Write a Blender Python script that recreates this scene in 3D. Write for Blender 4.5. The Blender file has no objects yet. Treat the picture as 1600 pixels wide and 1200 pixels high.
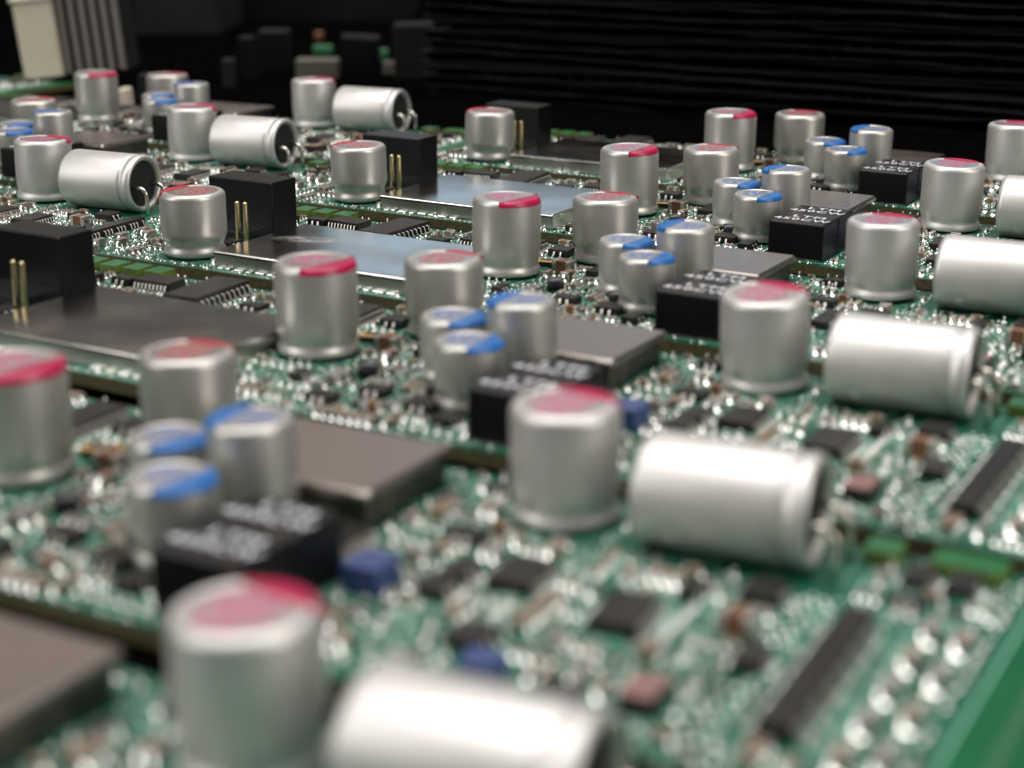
import bpy, math, random
from mathutils import Matrix, Vector
from math import radians, sin, cos, pi

SC = bpy.context.scene
COL = SC.collection
MM = 0.001
rng = random.Random(11)

# ------------------------------------------------------------------ camera
CAM_LOC = (61.504, -77.721, 56.073)
CAM_ROT = (1.27636, -0.0029, 0.509055)
F_PX = 2623.85
cd = bpy.data.cameras.new('camera')
cam = bpy.data.objects.new('camera', cd)
COL.objects.link(cam)
cam.location = Vector(CAM_LOC) * MM
cam.rotation_euler = CAM_ROT
cd.sensor_width = 36.0
cd.lens = F_PX / 1600 * 36.0
cd.clip_start = 0.005
cd.clip_end = 20
cd.dof.use_dof = True
cd.dof.focus_distance = 0.272
cd.dof.aperture_fstop = 22.0
SC.camera = cam
CAM_M = Matrix.Rotation(CAM_ROT[2], 3, 'Z') @ Matrix.Rotation(CAM_ROT[1], 3, 'Y') @ Matrix.Rotation(CAM_ROT[0], 3, 'X')

def pix(p):
    q = CAM_M.transposed() @ (Vector(p) - Vector(CAM_LOC))
    if q.z > -5: return (-9999, -9999, -1)
    return (800 + F_PX * q.x / -q.z, 600 - F_PX * q.y / -q.z, -q.z)

def at(u, v, d):
    """world point (mm) seen at photo pixel u, v at depth d"""
    return Vector(CAM_LOC) + CAM_M @ Vector(((u - 800) / F_PX * d, -(v - 600) / F_PX * d, -d))

# ------------------------------------------------------------------ world, lamps
w = bpy.data.worlds.new('World'); SC.world = w; w.use_nodes = True
bg = w.node_tree.nodes['Background']
bg.inputs[0].default_value = (1.0, 0.98, 0.95, 1)
bg.inputs[1].default_value = 0.085

def area(name, loc, target, sx, sy, power, col=(1, 1, 1)):
    l = bpy.data.lights.new(name, 'AREA'); l.shape = 'RECTANGLE'
    l.size = sx; l.size_y = sy; l.energy = power; l.color = col
    o = bpy.data.objects.new(name, l); COL.objects.link(o)
    o.location = loc
    o.rotation_euler = (Vector(target) - Vector(loc)).to_track_quat('-Z', 'Y').to_euler()
    return o
T0 = (-0.05, 0.08, 0)
area('room_light', (-0.2, 0.15, 1.5), T0, 1.7, 0.9, 28, (1.0, 0.965, 0.93))
area('room_light', (1.15, -0.05, 0.72), T0, 0.45, 1.2, 10, (1.0, 0.955, 0.87))
area('room_light', (-1.0, -0.95, 0.72), T0, 0.45, 1.2, 9, (1.0, 0.97, 0.93))
area('window_light', (-0.72, 1.9, 0.42), (-0.08, 0.2, 0), 1.05, 0.17, 0.5, (0.6, 0.82, 1.0))
area('room_light', (-1.5, 2.2, 1.25), (-0.08, 0.15, 0), 2.0, 0.8, 3.4, (1.0, 0.83, 0.72))  # added warm panel standing in for the brown ceiling reflected in shields and shells

SC.render.engine = 'CYCLES'
SC.cycles.use_denoising = True
SC.cycles.max_bounces = 6
SC.cycles.glossy_bounces = 3
SC.cycles.diffuse_bounces = 3
SC.cycles.sample_clamp_indirect = 4
SC.view_settings.view_transform = 'Standard'
SC.view_settings.look = 'None'
SC.view_settings.exposure = 0.0

# ------------------------------------------------------------------ materials
class NT:
    def __init__(s, name):
        s.m = bpy.data.materials.new(name); s.m.use_nodes = True
        s.t = s.m.node_tree; s.b = s.t.nodes['Principled BSDF']
    def n(s, typ, **k):
        x = s.t.nodes.new(typ)
        for a, v in k.items(): setattr(x, a, v)
        return x
    def l(s, a, b): s.t.links.new(a, b)
    def noise(s, scale, detail=3, vec=None):
        x = s.n('ShaderNodeTexNoise'); x.inputs['Scale'].default_value = scale; x.inputs['Detail'].default_value = detail
        if vec: s.l(vec, x.inputs['Vector'])
        return x
    def ramp(s, fac, stops):
        x = s.n('ShaderNodeValToRGB'); e = x.color_ramp.elements
        while len(e) < len(stops): e.new(0.5)
        for i, (p, c) in enumerate(stops):
            e[i].position = p; e[i].color = (*c, 1) if len(c) == 3 else c
        s.l(fac, x.inputs[0]); return x
    def mix(s, fac, a, b):
        x = s.n('ShaderNodeMix', data_type='RGBA')
        if isinstance(fac, float): x.inputs[0].default_value = fac
        else: s.l(fac, x.inputs[0])
        for i, v in ((6, a), (7, b)):
            if isinstance(v, tuple): x.inputs[i].default_value = (*v, 1)
            else: s.l(v, x.inputs[i])
        return x.outputs[2]
    def bump(s, h, strength, dist=0.00005):
        x = s.n('ShaderNodeBump'); x.inputs['Strength'].default_value = strength; x.inputs['Distance'].default_value = dist
        s.l(h, x.inputs['Height']); s.l(x.outputs[0], s.b.inputs['Normal'])

def simple(name, col, rough=0.5, metal=0.0, var=0.12, scale=900, bump=0.0, coat=0.0, rv=0.15):
    m = NT(name)
    tc = m.n('ShaderNodeTexCoord')
    nz = m.noise(scale, 4, tc.outputs['Object'])
    lo = tuple(max(0, c * (1 - var)) for c in col); hi = tuple(min(1, c * (1 + var)) for c in col)
    r = m.ramp(nz.outputs[0], [(0.3, lo), (0.7, hi)])
    m.l(r.outputs[0], m.b.inputs['Base Color'])
    rr = m.n('ShaderNodeMapRange'); rr.inputs[3].default_value = max(0.03, rough * (1 - rv)); rr.inputs[4].default_value = min(1, rough * (1 + rv))
    m.l(nz.outputs[0], rr.inputs[0]); m.l(rr.outputs[0], m.b.inputs['Roughness'])
    m.b.inputs['Metallic'].default_value = metal
    m.b.inputs['Coat Weight'].default_value = coat
    if bump: m.bump(nz.outputs[0], bump)
    return m.m

def alu_material(name, col, rough):
    m = NT(name)
    tc = m.n('ShaderNodeTexCoord')
    fine = m.noise(9000, 2, tc.outputs['Object'])
    big = m.noise(260, 4, tc.outputs['Object'])
    c = m.ramp(big.outputs[0], [(0.3, tuple(x * 0.93 for x in col)), (0.7, col)])
    spk = m.noise(1500, 3, tc.outputs['Object'])
    sp = m.ramp(spk.outputs[0], [(0.24, (0.55, 0.55, 0.55)), (0.29, (1, 1, 1))])
    mu = m.n('ShaderNodeMix', data_type='RGBA', blend_type='MULTIPLY'); mu.inputs[0].default_value = 0.5
    m.l(c.outputs[0], mu.inputs[6]); m.l(sp.outputs[0], mu.inputs[7])
    m.l(mu.outputs[2], m.b.inputs['Base Color'])
    m.b.inputs['Metallic'].default_value = 0.8
    rr = m.n('ShaderNodeMapRange'); rr.inputs[3].default_value = rough * 0.9; rr.inputs[4].default_value = rough * 1.15
    m.l(big.outputs[0], rr.inputs[0]); m.l(rr.outputs[0], m.b.inputs['Roughness'])
    m.bump(fine.outputs[0], 0.25, 0.00002)
    return m.m

def pcb_material():
    m = NT('green_solder_mask')
    tc = m.n('ShaderNodeTexCoord'); o = tc.outputs['Object']
    def lines(angle, scale, width, mask_scale, lo, seed):
        mp = m.n('ShaderNodeMapping'); mp.inputs['Rotation'].default_value = (0, 0, angle); mp.inputs['Location'].default_value = (seed, seed * 0.7, 0)
        m.l(o, mp.inputs[0])
        wv = m.n('ShaderNodeTexWave', wave_type='BANDS', bands_direction='X'); wv.inputs['Scale'].default_value = scale
        wv.inputs['Distortion'].default_value = 0
        m.l(mp.outputs[0], wv.inputs['Vector'])
        r = m.ramp(wv.outputs[0], [(width, (0, 0, 0)), (width + 0.08, (1, 1, 1))])
        vo = m.n('ShaderNodeTexVoronoi', distance='CHEBYCHEV'); vo.inputs['Scale'].default_value = mask_scale
        m.l(mp.outputs[0], vo.inputs['Vector'])
        sp = m.n('ShaderNodeSeparateColor'); m.l(vo.outputs['Color'], sp.inputs[0])
        th = m.n('ShaderNodeMath', operation='GREATER_THAN'); m.l(sp.outputs[0], th.inputs[0]); th.inputs[1].default_value = lo
        mu = m.n('ShaderNodeMath', operation='MULTIPLY'); m.l(r.outputs[0], mu.inputs[0]); m.l(th.outputs[0], mu.inputs[1])
        return mu.outputs[0]
    a = lines(0, 520, 0.62, 130, 0.55, 0.0)
    b = lines(pi / 2, 520, 0.62, 150, 0.55, 0.013)
    c = lines(pi / 4, 480, 0.62, 120, 0.7, 0.031)
    mx = m.n('ShaderNodeMath', operation='MAXIMUM'); m.l(a, mx.inputs[0]); m.l(b, mx.inputs[1])
    mx2 = m.n('ShaderNodeMath', operation='MAXIMUM'); m.l(mx.outputs[0], mx2.inputs[0]); m.l(c, mx2.inputs[1])
    # traces stop before the bare rail at x > 38 mm
    sx = m.n('ShaderNodeSeparateXYZ'); m.l(o, sx.inputs[0])
    lt = m.n('ShaderNodeMath', operation='LESS_THAN'); m.l(sx.outputs[0], lt.inputs[0]); lt.inputs[1].default_value = 0.0392
    mk = m.n('ShaderNodeMath', operation='MULTIPLY'); m.l(mx2.outputs[0], mk.inputs[0]); m.l(lt.outputs[0], mk.inputs[1])
    nz = m.noise(120, 3, o)
    base = m.ramp(nz.outputs[0], [(0.3, (0.0004, 0.085, 0.028)), (0.7, (0.0008, 0.11, 0.036))])
    area_c = m.mix(lt.outputs[0], base.outputs[0], (0.0012, 0.052, 0.025))
    col = m.mix(mk.outputs[0], area_c, (0.01, 0.13, 0.08))
    m.l(col, m.b.inputs['Base Color'])
    m.b.inputs['Specular IOR Level'].default_value = 0.3
    m.b.inputs['Roughness'].default_value = 0.42
    m.b.inputs['Coat Weight'].default_value = 0.0
    m.b.inputs['Coat Roughness'].default_value = 0.2
    m.bump(mk.outputs[0], 0.5, 0.00003)
    return m.m

M = {}
M['pcb'] = pcb_material()
M['fr4'] = simple('laminate_edge', (0.085, 0.075, 0.028), 0.75, var=0.35, scale=1800)
M['tabtop'] = simple('tab_mask', (0.008, 0.13, 0.04), 0.35, var=0.2)
M['groove'] = simple('scored_mask', (0.02, 0.11, 0.04), 0.6)
M['tabside'] = simple('tab_laminate', (0.12, 0.17, 0.03), 0.6, var=0.3)
M['silk'] = simple('silkscreen_ink', (0.22, 0.5, 0.39), 0.6, var=0.1)
M['alu'] = alu_material('brushed_aluminium_can', (0.6, 0.585, 0.555), 0.41)
M['alu2'] = alu_material('satin_aluminium_can', (0.70, 0.685, 0.67), 0.48)
M['alutop'] = alu_material('polished_aluminium_top', (0.6, 0.59, 0.58), 0.2)
M['magenta'] = simple('magenta_ink', (0.4, 0.003, 0.06), 0.36, coat=0.1)
M['red'] = simple('red_ink', (0.4, 0.01, 0.02), 0.36, coat=0.1)
M['blue'] = simple('blue_ink', (0.006, 0.12, 0.4), 0.4, coat=0.1)
M['pinkprint'] = simple('pink_print', (0.6, 0.12, 0.25), 0.45)
M['redprint'] = simple('red_print', (0.5, 0.07, 0.08), 0.45)
M['blueprint'] = simple('blue_print', (0.1, 0.17, 0.42), 0.45)
def print_material(name, ink, amount):
    m = NT(name); tc = m.n('ShaderNodeTexCoord')
    nz = m.noise(2600, 2, tc.outputs['Object'])
    r = m.ramp(nz.outputs[0], [(0.5 - amount * 0.3, ink), (0.52 + amount * 0.1, (0.5, 0.49, 0.48))])
    m.l(r.outputs[0], m.b.inputs['Base Color']); m.b.inputs['Metallic'].default_value = 0.6; m.b.inputs['Roughness'].default_value = 0.28
    return m.m
M['pinkpatch'] = print_material('stippled_pink_print', (0.5, 0.13, 0.25), 0.2)
M['redpatch'] = print_material('stippled_red_print', (0.42, 0.16, 0.16), 0.1)
M['bluepatch'] = print_material('stippled_blue_print', (0.3, 0.34, 0.5), 0.0)
M['rubber'] = simple('black_rubber', (0.012, 0.012, 0.012), 0.7)
M['lead'] = simple('tinned_wire', (0.72, 0.69, 0.6), 0.22, metal=1.0, var=0.08)
M['solder'] = simple('solder', (0.88, 0.88, 0.84), 0.13, metal=1.0, var=0.06, scale=1200, bump=0.15, rv=0.8)
M['endcap'] = simple('tin_terminal', (0.5, 0.48, 0.45), 0.36, metal=1.0, var=0.12, scale=2500, bump=0.2)
M['mlcc'] = simple('tan_ceramic', (0.22, 0.145, 0.09), 0.5, var=0.2, scale=700)
M['mlcc2'] = simple('brown_ceramic', (0.17, 0.075, 0.035), 0.5, var=0.2, scale=700)
M['grey'] = simple('grey_ceramic', (0.19, 0.175, 0.16), 0.5, var=0.2, scale=700)
M['resist'] = simple('resistor_black', (0.02, 0.02, 0.022), 0.35)
M['epoxy'] = simple('black_epoxy', (0.018, 0.016, 0.016), 0.42, var=0.2, scale=2500, bump=0.2)
M['black'] = simple('black_plastic', (0.0045, 0.0045, 0.005), 0.36, var=0.25, scale=1500, bump=0.15)
for k_ in ('black', 'epoxy'): M[k_].node_tree.nodes['Principled BSDF'].inputs['Specular IOR Level'].default_value = 0.3
M['white'] = simple('white_ink', (0.75, 0.76, 0.82), 0.6)
M['gold'] = simple('gold_plating', (0.5, 0.42, 0.24), 0.3, metal=1.0, var=0.1)
M['crystal'] = simple('gilt_rim', (0.75, 0.47, 0.18), 0.35, metal=0.6, var=0.1)
M['bluebox'] = simple('blue_plastic', (0.03, 0.06, 0.19), 0.35)
M['pinkbox'] = simple('dusty_pink_epoxy', (0.24, 0.125, 0.115), 0.6)
M['table'] = T_ = simple('black_foam', (0.0018, 0.0017, 0.0016), 0.9, var=0.4, scale=300)
T_.node_tree.nodes['Principled BSDF'].inputs['Specular IOR Level'].default_value = 0.0
M['sheet'] = simple('black_corrugated_plastic', (0.006, 0.006, 0.006), 0.8, var=0.6, scale=60, bump=0.3)
M['sheet'].node_tree.nodes['Principled BSDF'].inputs['Specular IOR Level'].default_value = 0.25
M['beige'] = simple('beige_plastic', (0.6, 0.54, 0.44), 0.6)
M['ribgrey'] = simple('dull_grey_aluminium', (0.22, 0.21, 0.2), 0.55, metal=0.5)
M['dim'] = simple('dark_grey_plastic', (0.014, 0.013, 0.012), 0.7, var=0.3, scale=80)
M['darkcase'] = simple('charcoal_plastic', (0.0045, 0.0043, 0.004), 0.6, var=0.4, scale=60)
for k_ in ('dim', 'darkcase'): M[k_].node_tree.nodes['Principled BSDF'].inputs['Specular IOR Level'].default_value = 0.15
M['tan'] = simple('tan_plastic', (0.11, 0.1, 0.075), 0.6)
M['dimgreen'] = simple('pale_green_plastic', (0.03, 0.16, 0.06), 0.5)
M['orange'] = simple('orange_plastic', (0.16, 0.06, 0.025), 0.5)

def shield_material(name, col, rough, smudge):
    m = NT(name)
    tc = m.n('ShaderNodeTexCoord'); o = tc.outputs['Object']
    mp = m.n('ShaderNodeMapping'); mp.inputs['Scale'].default_value = (1, 14, 1); m.l(o, mp.inputs[0])
    nz = m.noise(500, 3, mp.outputs[0])
    oi = m.n('ShaderNodeObjectInfo'); cx = m.n('ShaderNodeCombineXYZ'); m.l(oi.outputs['Random'], cx.inputs[0]); m.l(oi.outputs['Random'], cx.inputs[2])
    ad = m.n('ShaderNodeVectorMath', operation='ADD'); m.l(o, ad.inputs[0]); m.l(cx.outputs[0], ad.inputs[1])
    big = m.noise(85, 5, ad.outputs[0])
    c = m.ramp(nz.outputs[0], [(0.3, tuple(x * 0.9 for x in col)), (0.7, col)])
    m.l(c.outputs[0], m.b.inputs['Base Color'])
    m.b.inputs['Metallic'].default_value = 1.0
    rr = m.n('ShaderNodeMapRange'); rr.inputs[1].default_value = 0.35; rr.inputs[2].default_value = 0.7
    rr.inputs[3].default_value = rough; rr.inputs[4].default_value = rough + smudge
    m.l(big.outputs[0], rr.inputs[0]); m.l(rr.outputs[0], m.b.inputs['Roughness'])
    m.bump(nz.outputs[0], 0.06, 0.00002)
    return m.m
M['shield'] = shield_material('tinned_steel_lid', (0.55, 0.53, 0.51), 0.12, 0.07)
M['shieldwall'] = shield_material('tinned_steel_wall', (0.5, 0.52, 0.46), 0.33, 0.1)
M['cage'] = simple('darkened_cage', (0.09, 0.09, 0.075), 0.4, metal=0.6, var=0.3)  # dark reflections on the shell's sides put into the base colour
M['nickel'] = shield_material('nickel_steel_shell', (0.4, 0.355, 0.33), 0.26, 0.1)

# ------------------------------------------------------------------ mesh helpers
class MB:
    """collects faces; millimetres in, metres out"""
    def __init__(s): s.v = []; s.f = []; s.mi = []; s.mats = []; s.sm = []
    def mat(s, m):
        if m not in s.mats: s.mats.append(m)
        return s.mats.index(m)
    def add(s, vs, fs, m, smooth=False):
        k = len(s.v); s.v += [tuple(v) for v in vs]; i = s.mat(m)
        for f in fs:
            s.f.append([k + a for a in f]); s.mi.append(i); s.sm.append(smooth)
    def box(s, x0, x1, y0, y1, z0, z1, m, bev=0.0, msides=None, xf=None):
        ms = msides or m
        if bev <= 0:
            v = [(x0, y0, z0), (x1, y0, z0), (x1, y1, z0), (x0, y1, z0), (x0, y0, z1), (x1, y0, z1), (x1, y1, z1), (x0, y1, z1)]
            if xf: v = [xf @ Vector(q) for q in v]
            s.add(v, [(4, 5, 6, 7)], m)
            s.add(v, [(0, 1, 5, 4), (1, 2, 6, 5), (2, 3, 7, 6), (3, 0, 4, 7), (3, 2, 1, 0)], ms)
        else:
            b = bev; k = b * 0.4
            def ring(z, i, c):
                X0, X1, Y0, Y1 = x0 + i, x1 - i, y0 + i, y1 - i
                return [(X0 + c, Y0, z), (X1 - c, Y0, z), (X1 - k * (c > 0), Y0 + k * (c > 0), z), (X1, Y0 + c, z), (X1, Y1 - c, z), (X1 - k * (c > 0), Y1 - k * (c > 0), z),
                        (X1 - c, Y1, z), (X0 + c, Y1, z), (X0 + k * (c > 0), Y1 - k * (c > 0), z), (X0, Y1 - c, z), (X0, Y0 + c, z), (X0 + k * (c > 0), Y0 + k * (c > 0), z)]
            rs = [ring(z0, 0, b), ring(z1 - b, 0, b), ring(z1 - k, k, b), ring(z1, b, b * 0.7)]
            v = [q for r in rs for q in r]
            if xf: v = [xf @ Vector(q) for q in v]
            n = 12; fs = []
            for r in range(3):
                for j in range(n):
                    fs.append((r * n + j, r * n + (j + 1) % n, (r + 1) * n + (j + 1) % n, (r + 1) * n + j))
            s.add(v, fs, ms)
            s.add(v, [tuple(3 * n + j for j in range(n))], m)
            s.add(v, [tuple(reversed(range(n)))], ms)
    def lathe(s, prof, m, seg=48, c=(0, 0), capb=False, capt=False, smooth=True, xf=None):
        v = []; fs = []
        for r, z in prof:
            for j in range(seg):
                a = 2 * pi * j / seg; q = (c[0] + r * cos(a), c[1] + r * sin(a), z)
                v.append(xf @ Vector(q) if xf else q)
        for i in range(len(prof) - 1):
            for j in range(seg):
                fs.append((i * seg + j, i * seg + (j + 1) % seg, (i + 1) * seg + (j + 1) % seg, (i + 1) * seg + j))
        if capb: fs.append(tuple(reversed(range(seg))))
        if capt: fs.append(tuple((len(prof) - 1) * seg + j for j in range(seg)))
        s.add(v, fs, m, smooth)
    def tube(s, pts, r, m, seg=8):
        pts = [Vector(q) for q in pts]; v = []; fs = []
        for i, q in enumerate(pts):
            t = (pts[min(i + 1, len(pts) - 1)] - pts[max(i - 1, 0)]).normalized()
            u = t.cross(Vector((0, 0, 1)) if abs(t.z) < 0.9 else Vector((1, 0, 0))).normalized(); x = t.cross(u)
            for j in range(seg):
                a = 2 * pi * j / seg; v.append(q + (u * cos(a) + x * sin(a)) * r)
        for i in range(len(pts) - 1):
            for j in range(seg): fs.append((i * seg + j, (i + 1) * seg + j, (i + 1) * seg + (j + 1) % seg, i * seg + (j + 1) % seg))
        fs.append(tuple(range(seg))); fs.append(tuple(reversed([(len(pts) - 1) * seg + j for j in range(seg)])))
        s.add(v, fs, m, True)
    def dome(s, x, y, r, h, m, seg=8, z=0.0, ax=1.0):
        prof = [(1, 0), (0.93, 0.38), (0.7, 0.72), (0.38, 0.93)]; v = []; fs = []
        for a, b in prof:
            for j in range(seg):
                t = 2 * pi * j / seg; v.append((x + r * a * cos(t) * ax, y + r * a * sin(t), z + h * b))
        v.append((x, y, z + h)); k = len(prof)
        for i in range(k - 1):
            for j in range(seg): fs.append((i * seg + j, i * seg + (j + 1) % seg, (i + 1) * seg + (j + 1) % seg, (i + 1) * seg + j))
        for j in range(seg): fs.append(((k - 1) * seg + j, (k - 1) * seg + (j + 1) % seg, k * seg))
        s.add(v, fs, m, True)
    def flat(s, x0, y0, x1, y1, wd, z, m):
        d = Vector((x1 - x0, y1 - y0)); L = d.length
        if L < 1e-6: return
        n = Vector((-d.y, d.x)) / L * wd / 2
        s.add([(x0 + n.x, y0 + n.y, z), (x0 - n.x, y0 - n.y, z), (x1 - n.x, y1 - n.y, z), (x1 + n.x, y1 + n.y, z)], [(0, 1, 2, 3)], m)
    def mesh(s, name):
        me = bpy.data.meshes.new(name)
        me.from_pydata([(a * MM, b * MM, c * MM) for a, b, c in s.v], [], s.f)
        for m in s.mats: me.materials.append(M[m])
        me.polygons.foreach_set('material_index', s.mi); me.polygons.foreach_set('use_smooth', s.sm)
        me.update(); return me

def link(name, data, parent=None, loc=(0, 0, 0), rz=0.0, label=None, kind=None, cat=None, group=None):
    o = bpy.data.objects.new(name, data); COL.objects.link(o)
    if parent: o.parent = parent
    o.location = (loc[0] * MM, loc[1] * MM, loc[2] * MM); o.rotation_euler = (0, 0, rz)
    if label: o['label'] = label
    if kind: o['kind'] = kind
    if cat: o['category'] = cat
    if group: o['group'] = group
    return o

def text_mesh(body, size, mat, xs=1.0, spacing=1.0, line=1.0, extrude=0.01, offset=0.0):
    c = bpy.data.curves.new('lettering', 'FONT'); c.body = body; c.size = size * MM; c.align_x = 'CENTER'; c.align_y = 'CENTER'
    c.space_character = spacing; c.space_line = line; c.extrude = extrude * MM; c.resolution_u = 2; c.offset = offset * MM
    o = bpy.data.objects.new('lettering', c); COL.objects.link(o)
    dg = bpy.context.evaluated_depsgraph_get(); dg.update()
    me = bpy.data.meshes.new_from_object(o.evaluated_get(dg))
    bpy.data.objects.remove(o); bpy.data.curves.remove(c)
    me.name = 'lettering'; me.materials.clear(); me.materials.append(M[mat])
    if xs != 1.0: me.transform(Matrix.Diagonal((xs, 1, 1, 1)))
    return me

# ------------------------------------------------------------------ prototypes: a part = (name, mesh, label, [sub-parts])
def sector(r, n, d, z, m, rimprof):
    """printed segment {p.n > d}, wrapped over the rounded rim (proud by a hair)"""
    a0 = math.atan2(n[1], n[0]); N = 22; mb = MB(); v = []; fs = []
    h = math.acos(d / r)
    prof = rimprof
    rows = []
    for k in range(N + 1):
        a = a0 - h + 2 * h * k / N
        ci = d / max(1e-6, cos(a - a0))      # distance from centre to the chord along this ray
        col = [(ci * cos(a), ci * sin(a), z)]
        for rr, zz in prof:
            q = max(rr, ci + 0.002 * len(col)) if rr < r * 0.97 else rr
            col.append((q * cos(a), q * sin(a), zz))
        rows.append(col)
    K = len(rows[0])
    for c in rows: v += c
    for i in range(N):
        for j in range(K - 1): fs.append((i * K + j, i * K + j + 1, (i + 1) * K + j + 1, (i + 1) * K + j))
    mb.add(v, fs, m, True)
    return mb.mesh('colour_mark')

def can(r, h, style, mat, colour, n, d, pr, textsize, printmat, lines, lab):
    e = 0.85 if r > 4.5 else 0.68
    top = [(r - e * (1 - cos(a_ * pi / 14)), h - e * (1 - sin(a_ * pi / 14))) for a_ in range(8)] + [(r - e * 1.15, h - 0.03), (r - e * 1.3, h - 0.1)]
    if style == 'neck':
        low = [(r * 0.86, 0.3), (r * 0.92, 0.42), (r * 0.945, 0.8), (r * 0.935, 1.2), (r * 0.9, 1.55), (r * 0.882, 1.9), (r * 0.89, 2.2), (r * 0.925, 2.6), (r * 0.965, 3.0), (r * 0.99, 3.4), (r, 4.0)]
    else:
        low = [(r * 0.90, 0.35), (r * 0.985, 0.45), (r * 1.0, 0.7), (r * 1.0, 1.0), (r * 0.975, 1.3), (r * 0.94, 1.55), (r * 0.925, 1.8), (r * 0.935, 2.1), (r * 0.965, 2.5), (r * 0.985, 3.1), (r, 4.4)]
    mb = MB()
    mb.lathe(low + top, mat, 64)
    mb.lathe([(r - e * 1.3, h - 0.1), (0.01, h - 0.1)], 'alutop', 64, smooth=False)
    body = mb.mesh('capacitor')
    mb = MB(); mb.lathe([(r * 0.8, 0.0), (r * 0.86, 0.1), (r * 0.86, 0.4)], 'rubber', 40, capb=True)
    seal = mb.mesh('rubber_seal')
    q = 0.012
    rim = [(r - e * 1.3, h - 0.1 + q), (r - e * 1.15, h - 0.03 + q)] + [(r - e * (1 - cos(a_ * pi / 14)) + q * cos(a_ * pi / 14), h - e * (1 - sin(a_ * pi / 14)) + q * sin(a_ * pi / 14)) for a_ in range(7, -1, -1)]
    subs = [('rubber_seal', seal, (0, 0, 0), None)]
    subs.append(('colour_mark', sector(r, n, d * r, h - 0.1 + q, colour, rim), (0, 0, 0), None))
    patch = {'pinkprint': 'pinkpatch', 'redprint': 'redpatch', 'blueprint': 'bluepatch'}[printmat]
    pm = MB(); R0 = r - e * 1.4; v = [(0, 0, h - 0.094)]; NN = 40
    pr_ = {'magentaC': 0.72}.get(colour, 0.78)
    for j in range(NN):
        a = 2 * pi * j / NN; rr = R0 * pr_; px_, py_ = rr * cos(a) - n[0] * r * 0.1, rr * sin(a) - n[1] * r * 0.1
        q_ = px_ * n[0] + py_ * n[1]; lim = d * r - 0.1
        if q_ > lim: px_ -= (q_ - lim) * n[0]; py_ -= (q_ - lim) * n[1]
        v.append((px_, py_, h - 0.094))
    pm.add(v, [(0, 1 + j, 1 + (j + 1) % NN) for j in range(NN)], patch)
    subs.append(('printed_patch', pm.mesh('printed_patch'), (0, 0, 0), None))
    if lines:
        me = text_mesh(lines, textsize, printmat, 1.15, 1.05, 0.85, 0.004, 0.02)
        rot = math.atan2(n[1], n[0])
        if abs(abs(rot) - pi) < 0.1: rot = 0
        me.transform(Matrix.Rotation(0 if abs(n[0]) > 0.5 else 0.0, 4, 'Z'))
        subs.append(('lettering', me, (-n[0] * r * pr, -n[1] * r * pr, h - 0.085), None))
    return ('capacitor', body, lab, subs)

P = {}
P['C'] = can(5.0, 11.05, 'flare', 'alu2', 'magenta', (0.25, 0.97), 0.5, 0.22, 2.3, 'pinkprint', '330\n16V\nL4', 'wide silver capacitor with pink printing and a magenta edge on its top')
P['A'] = can(5.0, 11.5, 'flare', 'alu', 'magenta', (1.0, -0.07), 0.42, 0.25, 2.2, 'pinkprint', '270\n16', 'tall silver capacitor with a magenta segment across the right of its top')
P['B'] = can(4.95, 10.0, 'neck', 'alu', 'red', (0.1, 0.99), 0.62, 0.12, 2.3, 'redprint', 'M51\n560\n6.3', 'silver capacitor with pinched neck and red printing on its top')
P['E'] = can(3.98, 10.4, 'flare', 'alu', 'blue', (-1.0, 0.05), 0.35, 0.25, 1.9, 'blueprint', '560\n4V', 'tallest of three small capacitors with a blue segment at the left of its top')
P['F'] = can(3.9, 7.7, 'flare', 'alu', 'blue', (1.0, -0.07), 0.35, 0.25, 1.9, 'blueprint', '820\n2.5', 'short silver capacitor with a blue segment at the right of its top')
P['K'] = can(4.97, 10.0, 'neck', 'alu', 'red', (-0.99, 0.1), 0.55, 0.2, 2.1, 'redprint', 'M51\n560\n16V', 'silver capacitor with pinched neck and a red segment at the left of its top')

def lying():
    L = 15.6; r = 5.0; e = 0.9
    mb = MB()
    X = Matrix.Rotation(pi / 2, 4, 'Y')       # local z -> +x
    prof = [(0.01, 0.0), (r - e * 1.4, 0.0), (r - e * 0.75, 0.1), (r - e * 0.3, 0.32), (r - e * 0.07, 0.62), (r, 1.0), (r, L - 2.6), (r * 0.985, L - 2.3), (r * 0.955, L - 2.05), (r * 0.955, L - 1.8), (r * 0.985, L - 1.5),
            (r * 1.0, L - 1.0), (r * 0.99, L - 0.5), (r * 0.955, L - 0.15), (r * 0.9, L), (r * 0.84, L - 0.1), (r * 0.8, L - 0.4), (r * 0.79, L - 0.9)]
    mb.lathe(prof, 'alu2', 64, xf=X)
    body = mb.mesh('lying_capacitor')
    mb = MB(); mb.lathe([(r * 0.79, L - 0.85), (r * 0.5, L - 0.75), (0.01, L - 0.7)], 'rubber', 40, xf=X)
    seal = mb.mesh('rubber_seal')
    subs = [('rubber_seal', seal, (0, 0, 0), None)]
    for s in (-1, 1):
        mb = MB()
        pts = [(L - 0.9, 2.5 * s, -0.3)]
        for k in range(9):
            a = pi / 2 * k / 8
            pts.append((L + 0.35 + 1.7 * sin(a), 2.5 * s, -1.7 + 1.4 * cos(a)))
        pts += [(L + 2.05, 2.5 * s, -3.2), (L + 2.05, 2.5 * s, -5.1)]
        mb.tube(pts, 0.36, 'lead', 10)
        subs.append(('lead', mb.mesh('lead'), (0, 0, 0), None))
    return ('lying_capacitor', body, 'silver capacitor laid on its side with bent wire leads', subs)
P['D'] = lying()

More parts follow.
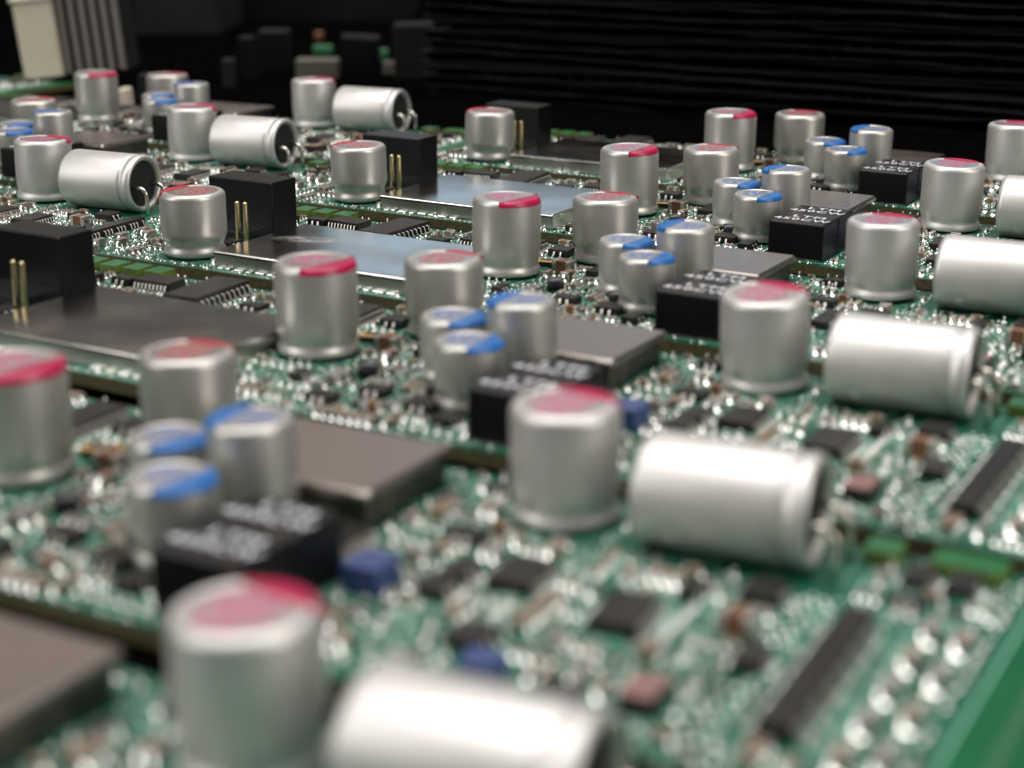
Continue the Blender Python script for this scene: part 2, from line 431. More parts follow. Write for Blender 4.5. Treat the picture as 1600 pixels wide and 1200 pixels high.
def inductor():
    mb = MB(); mb.box(-4.45, 4.45, -3.4, 3.4, 0.25, 5.75, 'black', 0.25)
    mb.box(-4.1, 4.1, -3.1, 3.1, 0.0, 0.25, 'endcap')
    a = text_mesh('LTM', 2.05, 'white', 1.3, 1.15, 1, 0.006, 0.015); b = text_mesh('450CW', 2.05, 'white', 1.25, 1.1, 1, 0.006, 0.015)
    return ('inductor', mb.mesh('inductor'), 'square black inductor block printed LTM 450CW', [('lettering', a, (0.4, 1.5, 5.757), None), ('lettering', b, (-0.1, -0.8, 5.757), None)])
P['H'] = inductor()

def header():
    mb = MB(); mb.box(-6.4, 6.4, -3.3, 3.3, 0, 8.6, 'black', 0.18)
    subs = []
    mb.box(-4.5, 6.4, -10.2, -3.3, 0, 1.7, 'black', 0.12)
    for x in (5.25, 7.0 - 0.2):
        q = MB(); q.box(-0.38, 0.38, -0.38, 0.38, 0.0, 6.6, 'gold', 0.22)
        subs.append(('pin', q.mesh('pin'), (x - 0.65, -7.2 - 2.7, 0.0 if x > 6 else 0.0), None))
    return ('header_block', mb.mesh('header_block'), 'tall black connector block with two gold pins', subs)
P['J'] = header()

def shield():
    w2, d2 = 17.0, 11.5
    mb = MB(); mb.box(-w2, w2, -d2, d2, 0.12, 2.2, 'shieldwall', 0.3)
    lid = MB(); lid.box(-w2 - 0.12, w2 + 0.12, -d2 - 0.12, d2 + 0.12, 1.95, 2.5, 'shield', 0.22)
    tabs = MB(); r = random.Random(4)
    x = -w2 + 1
    while x < w2 - 1:
        wd = r.uniform(0.8, 1.9)
        if r.random() < 0.86: tabs.box(x, x + wd, -d2 - 0.62, -d2 + 0.05, 0, r.uniform(0.14, 0.3), 'solder', 0.1)
        x += wd + r.uniform(0.35, 0.8)
    y = -d2 + 1
    while y < d2 - 1:
        tabs.box(w2 - 0.05, w2 + 0.6, y, y + 1.3, 0, 0.22, 'solder', 0.1); y += 2.1
    return ('shield_frame', mb.mesh('shield_frame'), 'large flat shiny metal shield can', [('lid', lid.mesh('lid'), (0, 0, 0), None), ('solder_tabs', tabs.mesh('solder_tabs'), (0, 0, 0), 'stuff')])
P['S'] = shield()

def shell():
    mb = MB(); mb.box(-9.2, 9.2, -7.6, 7.6, 2.9, 3.65, 'nickel', 0.34)
    seam = MB(); seam.box(-8.5, 8.5, -6.9, 6.9, 0.0, 2.95, 'cage', 0.15)
    slots = MB()
    for x in (-5.5, 0, 5.5): slots.box(x - 1.3, x + 1.3, -6.96, -6.8, 0.9, 1.7, 'rubber')
    return ('metal_shell', mb.mesh('metal_shell'), 'matt grey metal connector shell', [('base_plate', seam.mesh('base_plate'), (0, 0, 0), None), ('latch_slots', slots.mesh('latch_slots'), (0, 0, 0), None)])
P['L'] = shell()

def chip(L, W, Hh, body, name, lab=None, big=False):
    mb = MB(); t = L * 0.24; b = min(0.06, W * 0.1)
    mb.box(-L / 2 + t * 0.8, L / 2 - t * 0.8, -W / 2, W / 2, 0.03, Hh, body)
    for s in (-1, 1):
        x0, x1 = sorted((s * L / 2, s * (L / 2 - t)))
        mb.box(x0, x1, -W / 2 - 0.015, W / 2 + 0.015, 0.0, Hh + 0.02, 'endcap', b)
        # solder fillet: concave ramp outside the terminal
        fl = 0.45 * min(1.3, Hh + 0.35); hw = W / 2 * 1.12; pts = []
        for k in range(5):
            u = k / 4; pts.append((s * (L / 2 - 0.01 + fl * u), (Hh * 0.72) * (1 - u) ** 1.7 + 0.02))
        v = []
        for px, pz in pts:
            kk = (1 - 0.25 * ((abs(px) - L / 2) / fl))
            v += [(px, -hw * kk, pz * 0.45), (px, -hw * kk * 0.6, pz), (px, hw * kk * 0.6, pz), (px, hw * kk, pz * 0.45)]
        fs = []
        for k in range(4):
            for j in range(3):
                q = (k * 4 + j, k * 4 + j + 1, (k + 1) * 4 + j + 1, (k + 1) * 4 + j)
                fs.append(q if s < 0 else tuple(reversed(q)))
        mb.add(v, fs, 'solder', True)
    return (name, mb.mesh(name), lab, [])
P['c1005'] = chip(1.0, 0.5, 0.5, 'mlcc', 'chip_capacitor')
P['c1608'] = chip(1.6, 0.8, 0.8, 'mlcc', 'chip_capacitor')
P['g1608'] = chip(1.6, 0.8, 0.75, 'grey', 'chip_capacitor')
P['c2012'] = chip(2.0, 1.25, 1.15, 'mlcc', 'chip_capacitor')
P['g2012'] = chip(2.0, 1.3, 1.2, 'grey', 'chip_capacitor')
P['b2012'] = chip(2.0, 1.25, 1.2, 'mlcc2', 'chip_capacitor')
P['b3225'] = chip(3.0, 2.2, 1.9, 'mlcc2', 'chip_capacitor', 'large brown chip capacitor')
P['r1005'] = chip(1.0, 0.5, 0.33, 'resist', 'chip_resistor')
P['r1608'] = chip(1.6, 0.8, 0.45, 'resist', 'chip_resistor')

def ic(w_, l_, h_, pitch, sides, legw=0.22, name='chip_with_legs', mat='epoxy', ext=0.75, lab=None, gap=None):
    mb = MB(); mb.box(-w_ / 2, w_ / 2, -l_ / 2, l_ / 2, 0.1, h_, mat, 0.1)
    lg = MB(); n = int((l_ - 0.3) / pitch)
    if sides:
        for s in sides:
            for k in range(n):
                y = -l_ / 2 + (l_ - (n - 1) * pitch) / 2 + k * pitch
                if gap and k % gap == gap - 1: continue
                a = legw / 2; xs = [w_ / 2 - 0.05, w_ / 2 + ext * 0.35, w_ / 2 + ext * 0.55, w_ / 2 + ext]
                zs = [h_ * 0.62, h_ * 0.6, 0.16, 0.06]
                v = []
                for x, z in zip(xs, zs): v += [(s * x, y - a, z), (s * x, y + a, z), (s * x, y - a, z + 0.12), (s * x, y + a, z + 0.12)]
                fs = []
                for j in range(3):
                    b = j * 4
                    fs += [(b + 2, b + 6, b + 7, b + 3), (b, b + 4, b + 6, b + 2), (b + 1, b + 3, b + 7, b + 5), (b, b + 1, b + 5, b + 4)]
                fs.append((12, 14, 15, 13))
                if s < 0: fs = [tuple(reversed(f)) for f in fs]
                lg.add(v, fs, 'endcap', True)
                lg.dome(s * (w_ / 2 + ext + 0.1), y, legw * 0.85, 0.16, 'solder', 6)
        return (name, mb.mesh(name), lab, [('legs', lg.mesh('legs'), (0, 0, 0), 'stuff' if n * len(sides) > 12 else None)])
    return (name, mb.mesh(name), lab, [])
P['icS'] = ic(5.6, 12.0, 1.7, 1.15, (-1, 1), 0.34, ext=1.2, lab='long black chip with hooked silver legs')
P['icA'] = ic(4.2, 9.2, 1.2, 0.55, (-1, 1), 0.2, ext=0.8, lab='black chip with fine silver legs')
P['icM'] = ic(3.9, 6.2, 1.3, 0.65, (-1, 1), 0.24, ext=0.8)
P['icF'] = ic(4.0, 5.6, 1.1, 0.5, (-1, 1), 0.2, ext=0.5)
P['icL'] = ic(2.3, 21.0, 1.5, 0.8, (-1, 1), 0.3, ext=0.9, name='strip_connector', lab='long narrow black strip connector with rows of legs', gap=4)
P['so3'] = ic(1.4, 2.9, 1.0, 0.95, (-1, 1), 0.4, name='transistor', ext=0.55)
P['so8'] = ic(3.0, 3.4, 1.2, 1.1, (-1, 1), 0.36, ext=0.7)
P['sq'] = ic(2.6, 2.6, 0.9, 1, None, name='black_chip')
P['blk'] = ic(2.2, 3.4, 1.1, 1.1, (-1, 1), 0.5, name='black_chip', ext=0.5)

def misc():
    mb = MB(); mb.box(-1.8, 1.8, -1.9, 1.9, 0.0, 2.4, 'bluebox', 0.15)
    P['blue'] = ('blue_block', mb.mesh('blue_block'), 'small royal blue square component', [])
    mb = MB(); mb.box(-1.5, 1.5, -1.3, 1.3, 0.0, 1.9, 'bluebox', 0.15)
    P['blueS'] = ('blue_block', mb.mesh('blue_block'), 'low blue component behind the lying capacitor', [])
    mb = MB(); mb.box(-1.35, 1.35, -2.0, 2.0, 0.0, 1.5, 'pinkbox', 0.12, 'epoxy')
    P['pink'] = ('pink_topped_chip', mb.mesh('pink_topped_chip'), 'black chip with a dusty pink top', [])
    mb = MB(); mb.box(-2.0, 2.0, -1.1, 1.1, 0, 0.75, 'epoxy', 0.08); mb.box(-2.05, 2.05, -1.15, 1.15, 0.75, 0.95, 'crystal', 0.05)
    q = MB(); q.box(-1.5, 1.5, -0.7, 0.7, 0.95, 1.0, 'resist')
    P['gold'] = ('crystal', mb.mesh('crystal'), 'flat crystal with a gold coloured rim', [('window', q.mesh('window'), (0, 0, 0), None)])
    mb = MB(); X = Matrix.Rotation(pi / 2, 4, 'Y')
    mb.lathe([(0.01, -1.2), (0.8, -1.2), (0.95, -1.0), (0.95, 1.0), (0.8, 1.2), (0.01, 1.2)], 'resist', 20, xf=Matrix.Translation((0, 0, 1.0)) @ X)
    mb.box(-1.5, -1.15, -0.5, 0.5, 0, 0.9, 'endcap', 0.08); mb.box(1.15, 1.5, -0.5, 0.5, 0, 0.9, 'endcap', 0.08)
    P['melf'] = ('round_diode', mb.mesh('round_diode'), 'round black diode', [])
    mb = MB(); mb.dome(0, 0, 0.42, 0.45, 'solder', 10); mb.tube([(0, 0, 0.3), (0, 0, 0.95)], 0.14, 'solder', 6)
    P['bump'] = ('solder_joint', mb.mesh('solder_joint'), None, [])
    mb = MB(); mb.box(-1.5, 1.5, -1.7, 1.7, 0.0, 1.25, 'tabtop', 0.04, 'tabside')
    P['tab'] = ('green_block', mb.mesh('green_block'), 'small bright green block with olive sides', [])
misc()

# ------------------------------------------------------------------ layout of one board (mm, board frame)
X0, X1, YF, YB = -113.4, 45.0, 12.4, 55.6
LAY = []      # (proto, x, y, z, rz)
RECT = []     # blocked rectangles
def put(k, x, y, rz=0.0, z=0.0, rect=None):
    LAY.append((k, x, y, z, rz))
    if rect: RECT.append((x - rect[0], x + rect[0], y - rect[1], y + rect[1]))
put('C', -2.14, 49.29, rect=(5.2, 5.2)); put('A', -53.6, 33.86, rect=(5.2, 5.2)); put('B', -44.85, 48.8, rect=(5.1, 5.1))
put('E', -25.3, 33.85, rect=(4.2, 4.2)); put('F', -33.66, 32.6, rect=(4.1, 4.1)); put('F', -26.64, 24.37, 0.06, rect=(4.1, 4.1)); put('K', -100.2, 19.8, rect=(5.1, 5.1))
put('D', 6.3, 48.0, radians(3.5), 5.02); RECT.append((5, 26, 44.5, 55))
put('H', -16.6, 18.05, rect=(4.7, 3.6)); put('H', -16.5, 24.9, rect=(4.7, 3.6))
put('S', -75.6, 26.3, rect=(17.6, 12.2)); put('L', -24.9, 45.0, rect=(9.6, 7.8)); put('J', -104.8, 40.2, rect=(6.6, 3.5)); RECT.append((-110, -93.5, 29, 38))
put('icS', -82.2, 47.6, rect=(4.1, 6.4)); put('icA', -58.9, 48.3, rect=(2.9, 5)); put('icM', 12.0, 31.6, 0.06, rect=(2.9, 3.4)); put('icF', 1.3, 34.6, rect=(2.6, 3.1))
put('icL', 28.7, 29.4, 0.07, rect=(2.6, 11)); put('blue', -9.1, 27.8, rect=(2, 2)); put('blueS', 7.3, 17.6, rect=(2, 2)); put('pink', 19.2, 19.7, rect=(1.6, 2.2))
put('b3225', 20.7, 34.0, rect=(2.1, 1.5)); put('gold', -50.4, 41.6, 0.3, rect=(2.4, 1.8)); put('b3225', -46.6, 38.8, 0.0, rect=(2.1, 1.4)); put('b2012', -44.2, 35.2, pi / 2, rect=(0.9, 1.5))
put('b2012', -34.4, 17.6, 0, rect=(1.5, 0.9)); put('so8', -30.2, 20.9, pi / 2, rect=(2.2, 2.2)); put('melf', -31.5, 25.6, 0.4, rect=(1.6, 1.2)); put('melf', -42.4, 28.2, 0.4, rect=(1.6, 1.2))
put('blk', 23.6, 29.2, rect=(1.8, 1.9)); put('so8', 20.2, 41.0, rect=(2.4, 1.9)); put('icM', -66.0, 48.2, pi / 2, rect=(3.4, 2.9)); put('g2012', -73.5, 50.5, 0.1, rect=(1.4, 0.8)); put('blk', -72.5, 45.5, pi / 2, rect=(1.8, 1.5))
put('so8', 3.6, 22.2, rect=(2.4, 1.9)); put('icM', -92.0, 49.2, pi / 2, rect=(3.3, 2.8)); put('c2012', 16.5, 26.6, rect=(1.5, 0.9)); put('blk', 13.6, 17.0, pi / 2, rect=(1.8, 1.5))
for k in range(6): put('bump', -29.0 + 1.48 * k, 14.6, 0.3 * k, rect=(0.7, 0.9))
for k in range(10):
    y = 18.2 + 2.75 * k
    put('g2012' if k % 3 else 'c2012', 33.9, y, pi / 2, rect=(0.9, 1.3)) if k % 2 == 0 else put('bump', 33.9, y, rect=(0.8, 0.8))
for k in range(8): put(('g2012', 'bump', 'c2012', 'bump')[k % 4], 36.6 - 0.05, 19.4 + 3.3 * k, pi / 2, rect=(0.8, 1.2))
RECT.append((22.4, 26.3, 32.0, 44.0)); RECT.append((22.4, 26.3, 17.0, 26.8))
DOTS = [(22.9 + 1.08 * i + (0.5 if j % 2 else 0), y0 + 0.95 * j, 0.34) for y0, nj in ((17.6, 10), (32.6, 12)) for i in range(3) for j in range(nj)]
DOTS += [(37.9 + 0.2 * (j % 2), 14.0 + 1.02 * j, 0.36) for j in range(40)] + [(31.9, 18.5 + 0.95 * j, 0.2) for j in range(24)]
for j in range(24): RECT.append((31.6, 32.2, 18 + 0.95 * j, 19 + 0.95 * j))
for x in (-108.4, -104.2, -100.0, -95.9): put('tab', x, 53.7, rect=(1.6, 1.8))
for x in (26.2, 31.9, 35.0): put('tab', x, 53.8, rect=(1.6, 1.8))
RECT.append((38.0, 60, 0, 60))

def free(x0, x1, y0, y1):
    if x0 < X0 + 0.5 or x1 > 37.7 or y0 < YF + 0.35 or y1 > YB - 0.35: return False
    for a in RECT:
        if x0 < a[1] and x1 > a[0] and y0 < a[3] and y1 > a[2]: return False
    return True
SIZE = {'c1005': (0.95, 0.36), 'r1005': (0.9, 0.36), 'c1608': (1.3, 0.52), 'g1608': (1.3, 0.52), 'r1608': (1.2, 0.52), 'c2012': (1.55, 0.78), 'g2012': (1.55, 0.78), 'b2012': (1.55, 0.78), 'so3': (1.4, 1.6), 'sq': (1.45, 1.45), 'so8': (2.4, 1.9), 'bump': (0.6, 0.6), 'blk': (1.75, 1.85), 'icF': (2.7, 3.0)}
def cluster(kinds, tries, nmax, rx=(-112, 37)):
    for _ in range(tries):
        k = rng.choice(kinds); n = rng.randint(1, nmax); x = rng.uniform(*rx); y = rng.uniform(YF, YB)
        v = rng.random() < 0.5
        sx, sy = SIZE[k]; 
        if v: sx, sy = sy, sx
        along_x = rng.random() < 0.5 if abs(sx - sy) < 0.2 else (sx < sy)
        for j in range(n):
            px = x + (2 * sx + 0.08) * j if along_x else x; py = y if along_x else y + (2 * sy + 0.08) * j
            if free(px - sx, px + sx, py - sy, py + sy):
                LAY.append((k, px, py, 0, (pi / 2 if v else 0) + rng.uniform(-0.03, 0.03) + (pi if rng.random() < 0.5 else 0)))
                RECT.append((px - sx, px + sx, py - sy, py + sy))
cluster(['so8', 'icF', 'blk', 'so8'], 30, 1)
cluster(['so3', 'so3', 'blk', 'c2012', 'b2012', 'g2012'], 90, 2)
cluster(['c1608', 'g1608', 'r1608', 'bump', 'c1608'], 380, 7)
cluster(['c1005', 'r1005', 'c1005', 'bump'], 760, 9)

# solder points, pads and vias between the parts (uncountable)
sp = MB(); pad = MB(); silk = MB()
sr = random.Random(5)
for x, y, r in DOTS:
    if sr.random() < 0.78: sp.dome(x + sr.uniform(-0.12, 0.12), y + sr.uniform(-0.12, 0.12), r * sr.uniform(0.55, 1.0), r * sr.uniform(0.4, 0.8), 'solder', 10)
for _ in range(9000):
    x = sr.uniform(X0 + 1, 37.4); y = sr.uniform(YF + 0.5, YB - 0.5); r = sr.choice((0.11, 0.14, 0.17, 0.22))
    if free(x - r, x + r, y - r, y + r):
        sp.dome(x, y, r, r * sr.uniform(0.5, 1.0), 'solder', 8)
        RECT.append((x - r - 0.1, x + r + 0.1, y - r - 0.1, y + r + 0.1))
# silkscreen: outlines and reference marks
def glyph(x, y, h):
    wd = h * 0.6
    pts = [(0, 0), (wd, 0), (wd, h / 2), (0, h / 2), (0, h), (wd, h)]
    segs = [(0, 1), (1, 2), (2, 3), (3, 4), (4, 5), (3, 0), (2, 5)]
    for a, b in sr.sample(segs, 4):
        silk.flat(x + pts[a][0], y + pts[a][1], x + pts[b][0], y + pts[b][1], 0.14, 0.018, 'silk')
for (k, x, y, z, rz) in list(LAY):
    if k in SIZE:
        sx, sy = SIZE[k]
        if abs(abs(cos(rz))) < 0.5: sx, sy = sy, sx
        if sr.random() < 0.75 and k != 'bump':
            for a in ((-1, -1, 1, -1), (1, -1, 1, 1), (1, 1, -1, 1), (-1, 1, -1, -1)):
                if sr.random() < 0.8: silk.flat(x + a[0] * sx, y + a[1] * sy, x + a[2] * sx, y + a[3] * sy, 0.13, 0.012, 'silk')
def outline(x0, x1, y0, y1, wd=0.16):
    for a in ((x0, y0, x1, y0), (x1, y0, x1, y1), (x1, y1, x0, y1), (x0, y1, x0, y0)): silk.flat(*a, wd, 0.014, 'silk')
outline(-21.6, -11.6, 14.0, 28.9); outline(24.9, 32.4, 17.6, 41.2); outline(-93.4, -57.6, 13.2, 38.6); outline(9.0, 15.0, 27.6, 35.8); outline(-62.6, -55.2, 43, 53.6)
for cx, cy, r in ((-2.14, 49.29, 5.7), (-53.6, 33.86, 5.7), (-100.2, 19.8, 5.7), (-44.85, 48.8, 5.6), (-33.66, 32.6, 4.5), (-26.64, 24.37, 4.5), (-25.3, 33.85, 4.5)):
    for j in range(40):
        a, b = 2 * pi * j / 40, 2 * pi * (j + 1) / 40
        silk.flat(cx + r * cos(a), cy + r * sin(a), cx + r * cos(b), cy + r * sin(b), 0.16, 0.014, 'silk')
for _ in range(900):
    x = sr.uniform(X0 + 1, 35); y = sr.uniform(YF + 1, YB - 2); n = sr.randint(2, 4)
    if free(x, x + n * 0.75, y, y + 0.95):
        for j in range(n): glyph(x + j * 0.72, y, 0.9)
        RECT.append((x, x + n * 0.75, y, y + 0.95))
for _ in range(1000):
    x = sr.uniform(X0 + 1, 37); y = sr.uniform(YF + 1, YB - 1); L = sr.uniform(0.8, 5)
    a = sr.choice((0, pi / 2, pi / 4, 3 * pi / 4)); x1 = x + L * cos(a); y1 = y + L * sin(a)
    if X0 < x1 < 37.5 and YF + .3 < y1 < YB - .3: silk.flat(x, y, x1, y1, 0.13, 0.011, 'silk')
silk.flat(39.6, YF + 1.2, 39.6, YB - 0.8, 0.22, 0.013, 'silk')
SILK = silk.mesh('silkscreen'); SOLD = sp.mesh('solder_points')
RAILTEXT = text_mesh('2192095028', 2.3, 'silk', 1.15, 1.1, 1, 0.003, 0.0); RAILTEXT.transform(Matrix.Rotation(pi / 2, 4, 'Z'))

def substrate(x1):
    mb = MB(); mb.box(X0, x1, YF, YB, -1.6, 0.0, 'pcb', 0, 'fr4')
    return mb.mesh('substrate')
SUB = {45.0: substrate(45.0), 62.0: substrate(62.0)}
wide = MB(); wide.box(41.6, 42.5, YF, YB, 0.004, 0.03, 'groove'); GROOVE = wide.mesh('groove_line')

# ------------------------------------------------------------------ boards
TY, TX, UX, UY = 49.2858, -2.13665, -158.6013, 92.6448
PLACE = {(0, -1): [-0.7894, -0.3113, 0.3743, 0.0462, 0.0899, -0.0328], (0, 0): [-1.3935, 0.1666, 0.0827, 0.3936, 0.0399, -0.0669],
         (0, 1): [1.0686, -1.143, 0.4118, -0.4839, -0.1435, 0.2801], (0, 2): [1.3187, -0.1277, -0.2343, -0.0875, -0.1362, 0.4011],
         (0, 3): [-0.5089, 1.3379, -0.3519, 0.0332, 0.4612, 0.3874], (0, 4): [0.3043, 0.0776, 0.2837, -0.3018, 0.1827, 0.1971],
         (1, 0): [2.2125, 1.8222, -0.3256, -0.1289, -0.0785, 0.0275], (1, 1): [-0.241, -0.3745, -0.3294, 0.2024, -0.0159, -0.3179],
         (1, 2): [-1.9715, -1.4476, 0.0888, 0.3271, 0.1022, -0.2492], (2, 1): [-1.5, -13.0, 0.0, 0.1, 0.0, 0.0]}
LABEL = {(0, -1): 'green circuit board nearest the camera, with the two biggest blurred capacitors',
         (0, 0): 'green circuit board with bare green rail at the lower right corner, second from the front',
         (0, 1): 'third circuit board from the front, its brown-grey shield at the left edge',
         (0, 2): 'circuit board with a pale smudge on its wide shield, fourth from the front',
         (0, 3): 'fifth circuit board in the right-hand run, blue-grey shield behind the sharpest red-marked capacitor',
         (0, 4): 'farthest circuit board of the right-hand run, directly in front of the black sheet stack',
         (1, 0): 'front circuit board of the left-hand run, lying capacitor with bent leads in sharp focus',
         (1, 1): 'middle circuit board of the left-hand run, beside the connector block with gold pins',
         (1, 2): 'rear circuit board of the left-hand run, its lying capacitor farthest back',
         (2, 1): 'circuit board strip at the far left edge behind the left-hand run'}
def board_matrix(key):
    d = PLACE[key]; c, b = key
    o = Vector((-15, 14, 0))
    t = Vector((d[0] + TX * b + UX * c, d[1] + TY * b + UY * c, d[2]))
    return (Matrix.Translation(t + o) @ Matrix.Rotation(radians(d[5]), 4, 'Y') @ Matrix.Rotation(radians(d[4]), 4, 'X')
            @ Matrix.Rotation(radians(d[3]), 4, 'Z') @ Matrix.Translation(-o))
SMALL = {'c1005', 'r1005', 'c1608', 'g1608', 'r1608', 'bump', 'c2012', 'g2012', 'b2012'}
BIG = {'C', 'A', 'B', 'E', 'F', 'K', 'D', 'H', 'S', 'L', 'J'}
MARG = 130
jr = random.Random(77)
for key in PLACE:
    BM = board_matrix(key)
    root = bpy.data.objects.new('circuit_board', None); COL.objects.link(root)
    root.empty_display_size = 0.01
    mm = BM.copy(); mm.translation = BM.translation * MM; root.matrix_world = mm
    root['label'] = LABEL[key]; root['category'] = 'circuit board'; root['group'] = 'green circuit boards laid out in rows'
    link('substrate', SUB[62.0 if key[0] == 0 else 45.0], root)
    link('silkscreen', SILK, root, kind='stuff')
    link('solder_points', SOLD, root, kind='stuff')
    if key[0]: link('rail_lettering', RAILTEXT, root, (41.6, 25.0, 0.01))
    if key[0] == 0: link('groove_line', GROOVE, root, (0.8, 0, 0))
    cnt = {}; rest = []
    todo = []
    for it in LAY:
        k, x, y, z, rz = it
        u, v, d = pix(BM @ Vector((x, y, 1)))
        mg = MARG * (2.2 if k in BIG else 1)
        if key[0] == 2 and k in BIG: continue
        if d < 0 or u < -mg or u > 1600 + mg or v < -mg or v > 1200 + mg * (1.6 if k in BIG else 1): continue
        todo.append((d, it))
    todo.sort(key=lambda q: q[0])
    for d, (k, x, y, z, rz) in todo:
        name, me, lab, subs = P[k]
        cnt[name] = cnt.get(name, 0) + 1
        if cnt[name] > 290: rest.append((k, x, y, z, rz)); continue
        if key == (0, -1) and k == 'D': x += 1.2
        if k in 'CABEFK': rz += jr.uniform(-0.12, 0.12)
        o = link(name, me, root, (x, y, z), rz, lab)
        if k in 'CABEFK': o.rotation_euler = (radians(jr.uniform(-1.3, 1.3)), radians(jr.uniform(-1.3, 1.3)), rz)
        if k == 'C' and key == (0, 1): o.rotation_euler = (radians(4.0), radians(-1.0), 0)
        elif k not in BIG: o.rotation_euler = (0, 0, rz + jr.uniform(-0.06, 0.06))
        for (sn, sm, sl, sk) in subs: link(sn, sm, o, sl, kind=sk)
    if rest:
        v = []; f = []; mi = []; mats = []
        for k, x, y, z, rz in rest:
            me = P[k][1]; T = Matrix.Translation((x * MM, y * MM, 0)) @ Matrix.Rotation(rz, 4, 'Z'); b = len(v)
            v += [tuple(T @ q.co) for q in me.vertices]
            mp = []
            for m_ in me.materials:
                if m_ not in mats: mats.append(m_)
                mp.append(mats.index(m_))
            for pl in me.polygons: f.append([b + i for i in pl.vertices]); mi.append(mp[pl.material_index])
        me = bpy.data.meshes.new('small_chips'); me.from_pydata(v, [], f)
        for m_ in mats: me.materials.append(m_)
        me.polygons.foreach_set('material_index', mi)
        link('small_chips', me, root, kind='stuff')
    print('board', key, len(todo), cnt)

sm = NT('dust_smear'); tc_ = sm.n('ShaderNodeTexCoord'); nz_ = sm.noise(420, 6, tc_.outputs['Object'])
gr_ = sm.n('ShaderNodeTexGradient', gradient_type='SPHERICAL'); mp_ = sm.n('ShaderNodeMapping'); mp_.inputs['Scale'].default_value = (1 / 0.0062, 1 / 0.0026, 1)
sm.l(tc_.outputs['Object'], mp_.inputs[0]); sm.l(mp_.outputs[0], gr_.inputs[0])
ra_ = sm.ramp(nz_.outputs[0], [(0.35, (0, 0, 0)), (0.7, (0.5, 0.5, 0.5))]); rb_ = sm.ramp(gr_.outputs[0], [(0.0, (0, 0, 0)), (0.45, (1, 1, 1))])
mu_ = sm.n('ShaderNodeMath', operation='MULTIPLY'); sm.l(ra_.outputs[0], mu_.inputs[0]); sm.l(rb_.outputs[0], mu_.inputs[1]); sm.l(mu_.outputs[0], sm.b.inputs['Alpha'])
sm.b.inputs['Base Color'].default_value = (0.5, 0.5, 0.5, 1); sm.b.inputs['Roughness'].default_value = 0.7
M['smear'] = sm.m
mb = MB(); mb.add([(-6.3, -2.7, 0), (6.3, -2.7, 0), (6.3, 2.7, 0), (-6.3, 2.7, 0)], [(0, 1, 2, 3)], 'smear')
for o in list(bpy.data.objects):
    if o.name.startswith('lid') and o.parent and o.parent.name.startswith('shield_frame') and o.parent.parent.get('label') == LABEL[(0, 2)]:
        link('dust_smear', mb.mesh('dust_smear'), o, (-9.5, 2.0, 2.515), radians(18))

# ------------------------------------------------------------------ table, black sheet stack, things in the dark behind
mb = MB(); mb.box(-2200, 1200, -400, 3200, -12, -2.25, 'table')
link('table', mb.mesh('table'), kind='structure')

def sheet(length, depth, seed):
    r = random.Random(seed); mb = MB(); t = 0.3; h = 2.9
    n = 60
    def strip(z0, z1):
        v = []; fs = []
        for i in range(n + 1):
            x = length * i / n; j = r.uniform(-0.9, 0.9); dz = 0.5 * sin(i * 0.29 + seed * 1.7) + r.uniform(-0.35, 0.35)
            v += [(x, j, z0 + dz), (x, j, z1 + dz), (x, depth, z1), (x, depth, z0)]
        for i in range(n):
            a = i * 4; b = a + 4
            fs += [(a, b, b + 1, a + 1), (a + 1, b + 1, b + 2, a + 2), (a + 2, b + 2, b + 3, a + 3), (a + 3, b + 3, b, a)]
        fs += [(0, 1, 2, 3), (n * 4 + 3, n * 4 + 2, n * 4 + 1, n * 4)]
        mb.add(v, fs, 'sheet')
    strip(0, t); strip(h - t, h)
    # fluting
    N = int(length / 0.9); v = []; fs = []
    for i in range(N + 1):
        x = length * i / N; z = h / 2 + (h / 2 - t) * sin(i * 0.9 * 2 * pi / 5.0 + seed)
        v += [(x, 0.8, z), (x, depth - 1, z)]
    for i in range(N): fs.append((2 * i, 2 * i + 2, 2 * i + 3, 2 * i + 1))
    mb.add(v, fs, 'sheet', True)
    return mb.mesh('corrugated_sheet')
base = Vector((-150, 345, -2.2))
z = -2.2
for k in range(12):
    r = random.Random(40 + k)
    o = link('corrugated_sheet', sheet(520, 150, 60 + k), None, (-186 + r.uniform(-3, 3), 318 + r.uniform(-1.5, 1.5), z), radians(1.0 + r.uniform(-0.25, 0.25)),
             'lowest black corrugated sheet of the stack, lying on the bench' if k == 0 else 'black corrugated sheet in the ragged-edged stack behind the boards', cat='corrugated sheet', group='black corrugated sheets in a stack')
    z += 3.0

def backbox(name, label, cat, u0, u1, v0, v1, d, depth, mat, bev=0.6, tilt=0.0, extra=None, group=None):
    """an upright block whose front face spans these photo pixels at distance d, standing on the table where it can"""
    sc = d / F_PX
    c = at((u0 + u1) / 2, v1, d); wd = (u1 - u0) * sc; hh = (v1 - v0) * sc
    mb = MB(); mb.box(-wd / 2, wd / 2, 0, depth, 0, hh, mat, bev)
    root = bpy.data.objects.new(name, None); COL.objects.link(root)
    root.location = (c.x * MM, c.y * MM, max(c.z, -2.2) * MM)
    root.rotation_euler = (0, tilt, CAM_ROT[2])
    root['label'] = label; root['category'] = cat
    if group: root['group'] = group
    link('body', mb.mesh('body'), root)
    if extra: extra(root, wd, hh, depth)
    return root
def ribs(root, wd, hh, depth):
    n = 6
    for i in range(n):
        x = -wd / 2 + wd * (i + 0.5) / n
        q = MB(); q.box(-wd / n * 0.3, wd / n * 0.3, -2.2, 0.05, 0.4, hh - 0.2, 'ribgrey', 0.5)
        link('fin', q.mesh('fin'), root, (x, 0, 0))
def cap_on(root, wd, hh, depth):
    q = MB(); q.box(-wd / 2 - 0.6, wd / 2 + 0.6, -0.6, depth, hh, hh + 1.2, 'beige', 0.4); link('lid', q.mesh('lid'), root)
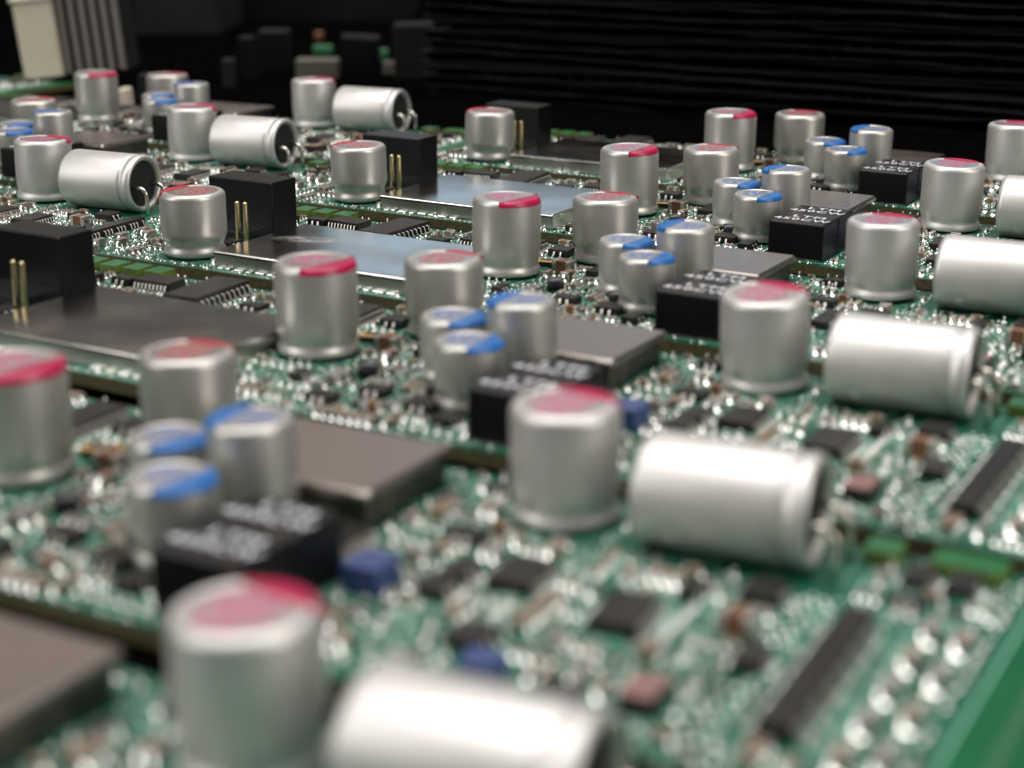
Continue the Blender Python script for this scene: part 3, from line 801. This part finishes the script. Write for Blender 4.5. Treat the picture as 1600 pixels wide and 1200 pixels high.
backbox('plastic_block', 'pale beige upright block at the top left corner beside the finned block', 'block', 38, 98, 4, 121, 470, 12, 'beige', 0.5, radians(-6), cap_on)
backbox('finned_block', 'dull grey block with vertical fins beside the beige block', 'heat sink', 102, 203, -60, 112, 474, 14, 'dim', 0.5, radians(-5), ribs)
backbox('plastic_post', 'small tan post standing behind the far left capacitors', 'post', 186, 202, 140, 168, 430, 6, 'beige', 0.3, radians(-4))
backbox('plastic_post', 'dark grey post left of the black sheet stack', 'post', 617, 680, 40, 122, 500, 12, 'dim', 0.5, radians(-2))
backbox('plastic_block', 'low tan block in the dark behind the rearmost upright capacitor', 'block', 462, 528, 94, 122, 500, 8, 'tan', 0.4)
backbox('plastic_post', 'thin dim post in the dark behind the left-hand boards', 'post', 348, 366, 108, 150, 480, 6, 'dim', 0.3)
backbox('small_component', 'small green component glowing faintly above the tan block', 'component', 489, 519, 72, 84, 540, 4, 'dimgreen', 0.3)
backbox('small_component', 'small dark green component near the grey post', 'component', 593, 606, 78, 94, 530, 4, 'dimgreen', 0.3)
backbox('small_component', 'tiny orange component above the green one', 'component', 491, 505, 50, 62, 560, 3, 'orange', 0.3)
backbox('plastic_block', 'low grey block right of the small green components', 'block', 598, 622, 98, 116, 505, 6, 'tan', 0.3)

backbox('equipment_case', 'large dark equipment case far back at the upper left', 'case', 210, 345, -60, 60, 640, 60, 'dim', 1.5)
backbox('equipment_case', 'long low black case far behind the left-hand boards', 'case', 250, 640, 30, 92, 700, 70, 'darkcase', 1.5, radians(2))
backbox('plastic_post', 'thin grey post just right of the low black case', 'post', 375, 398, 96, 160, 500, 7, 'darkcase', 0.4)
backbox('plastic_block', 'dim grey block standing left of the rearmost capacitor', 'block', 405, 452, 88, 150, 520, 10, 'darkcase', 0.6)
backbox('plastic_block', 'dark block between the green components', 'block', 530, 590, 84, 140, 515, 10, 'darkcase', 0.6, radians(3))
backbox('plastic_post', 'dark leaning post right of the finned block', 'post', 214, 232, 120, 160, 450, 6, 'dim', 0.3, radians(6))
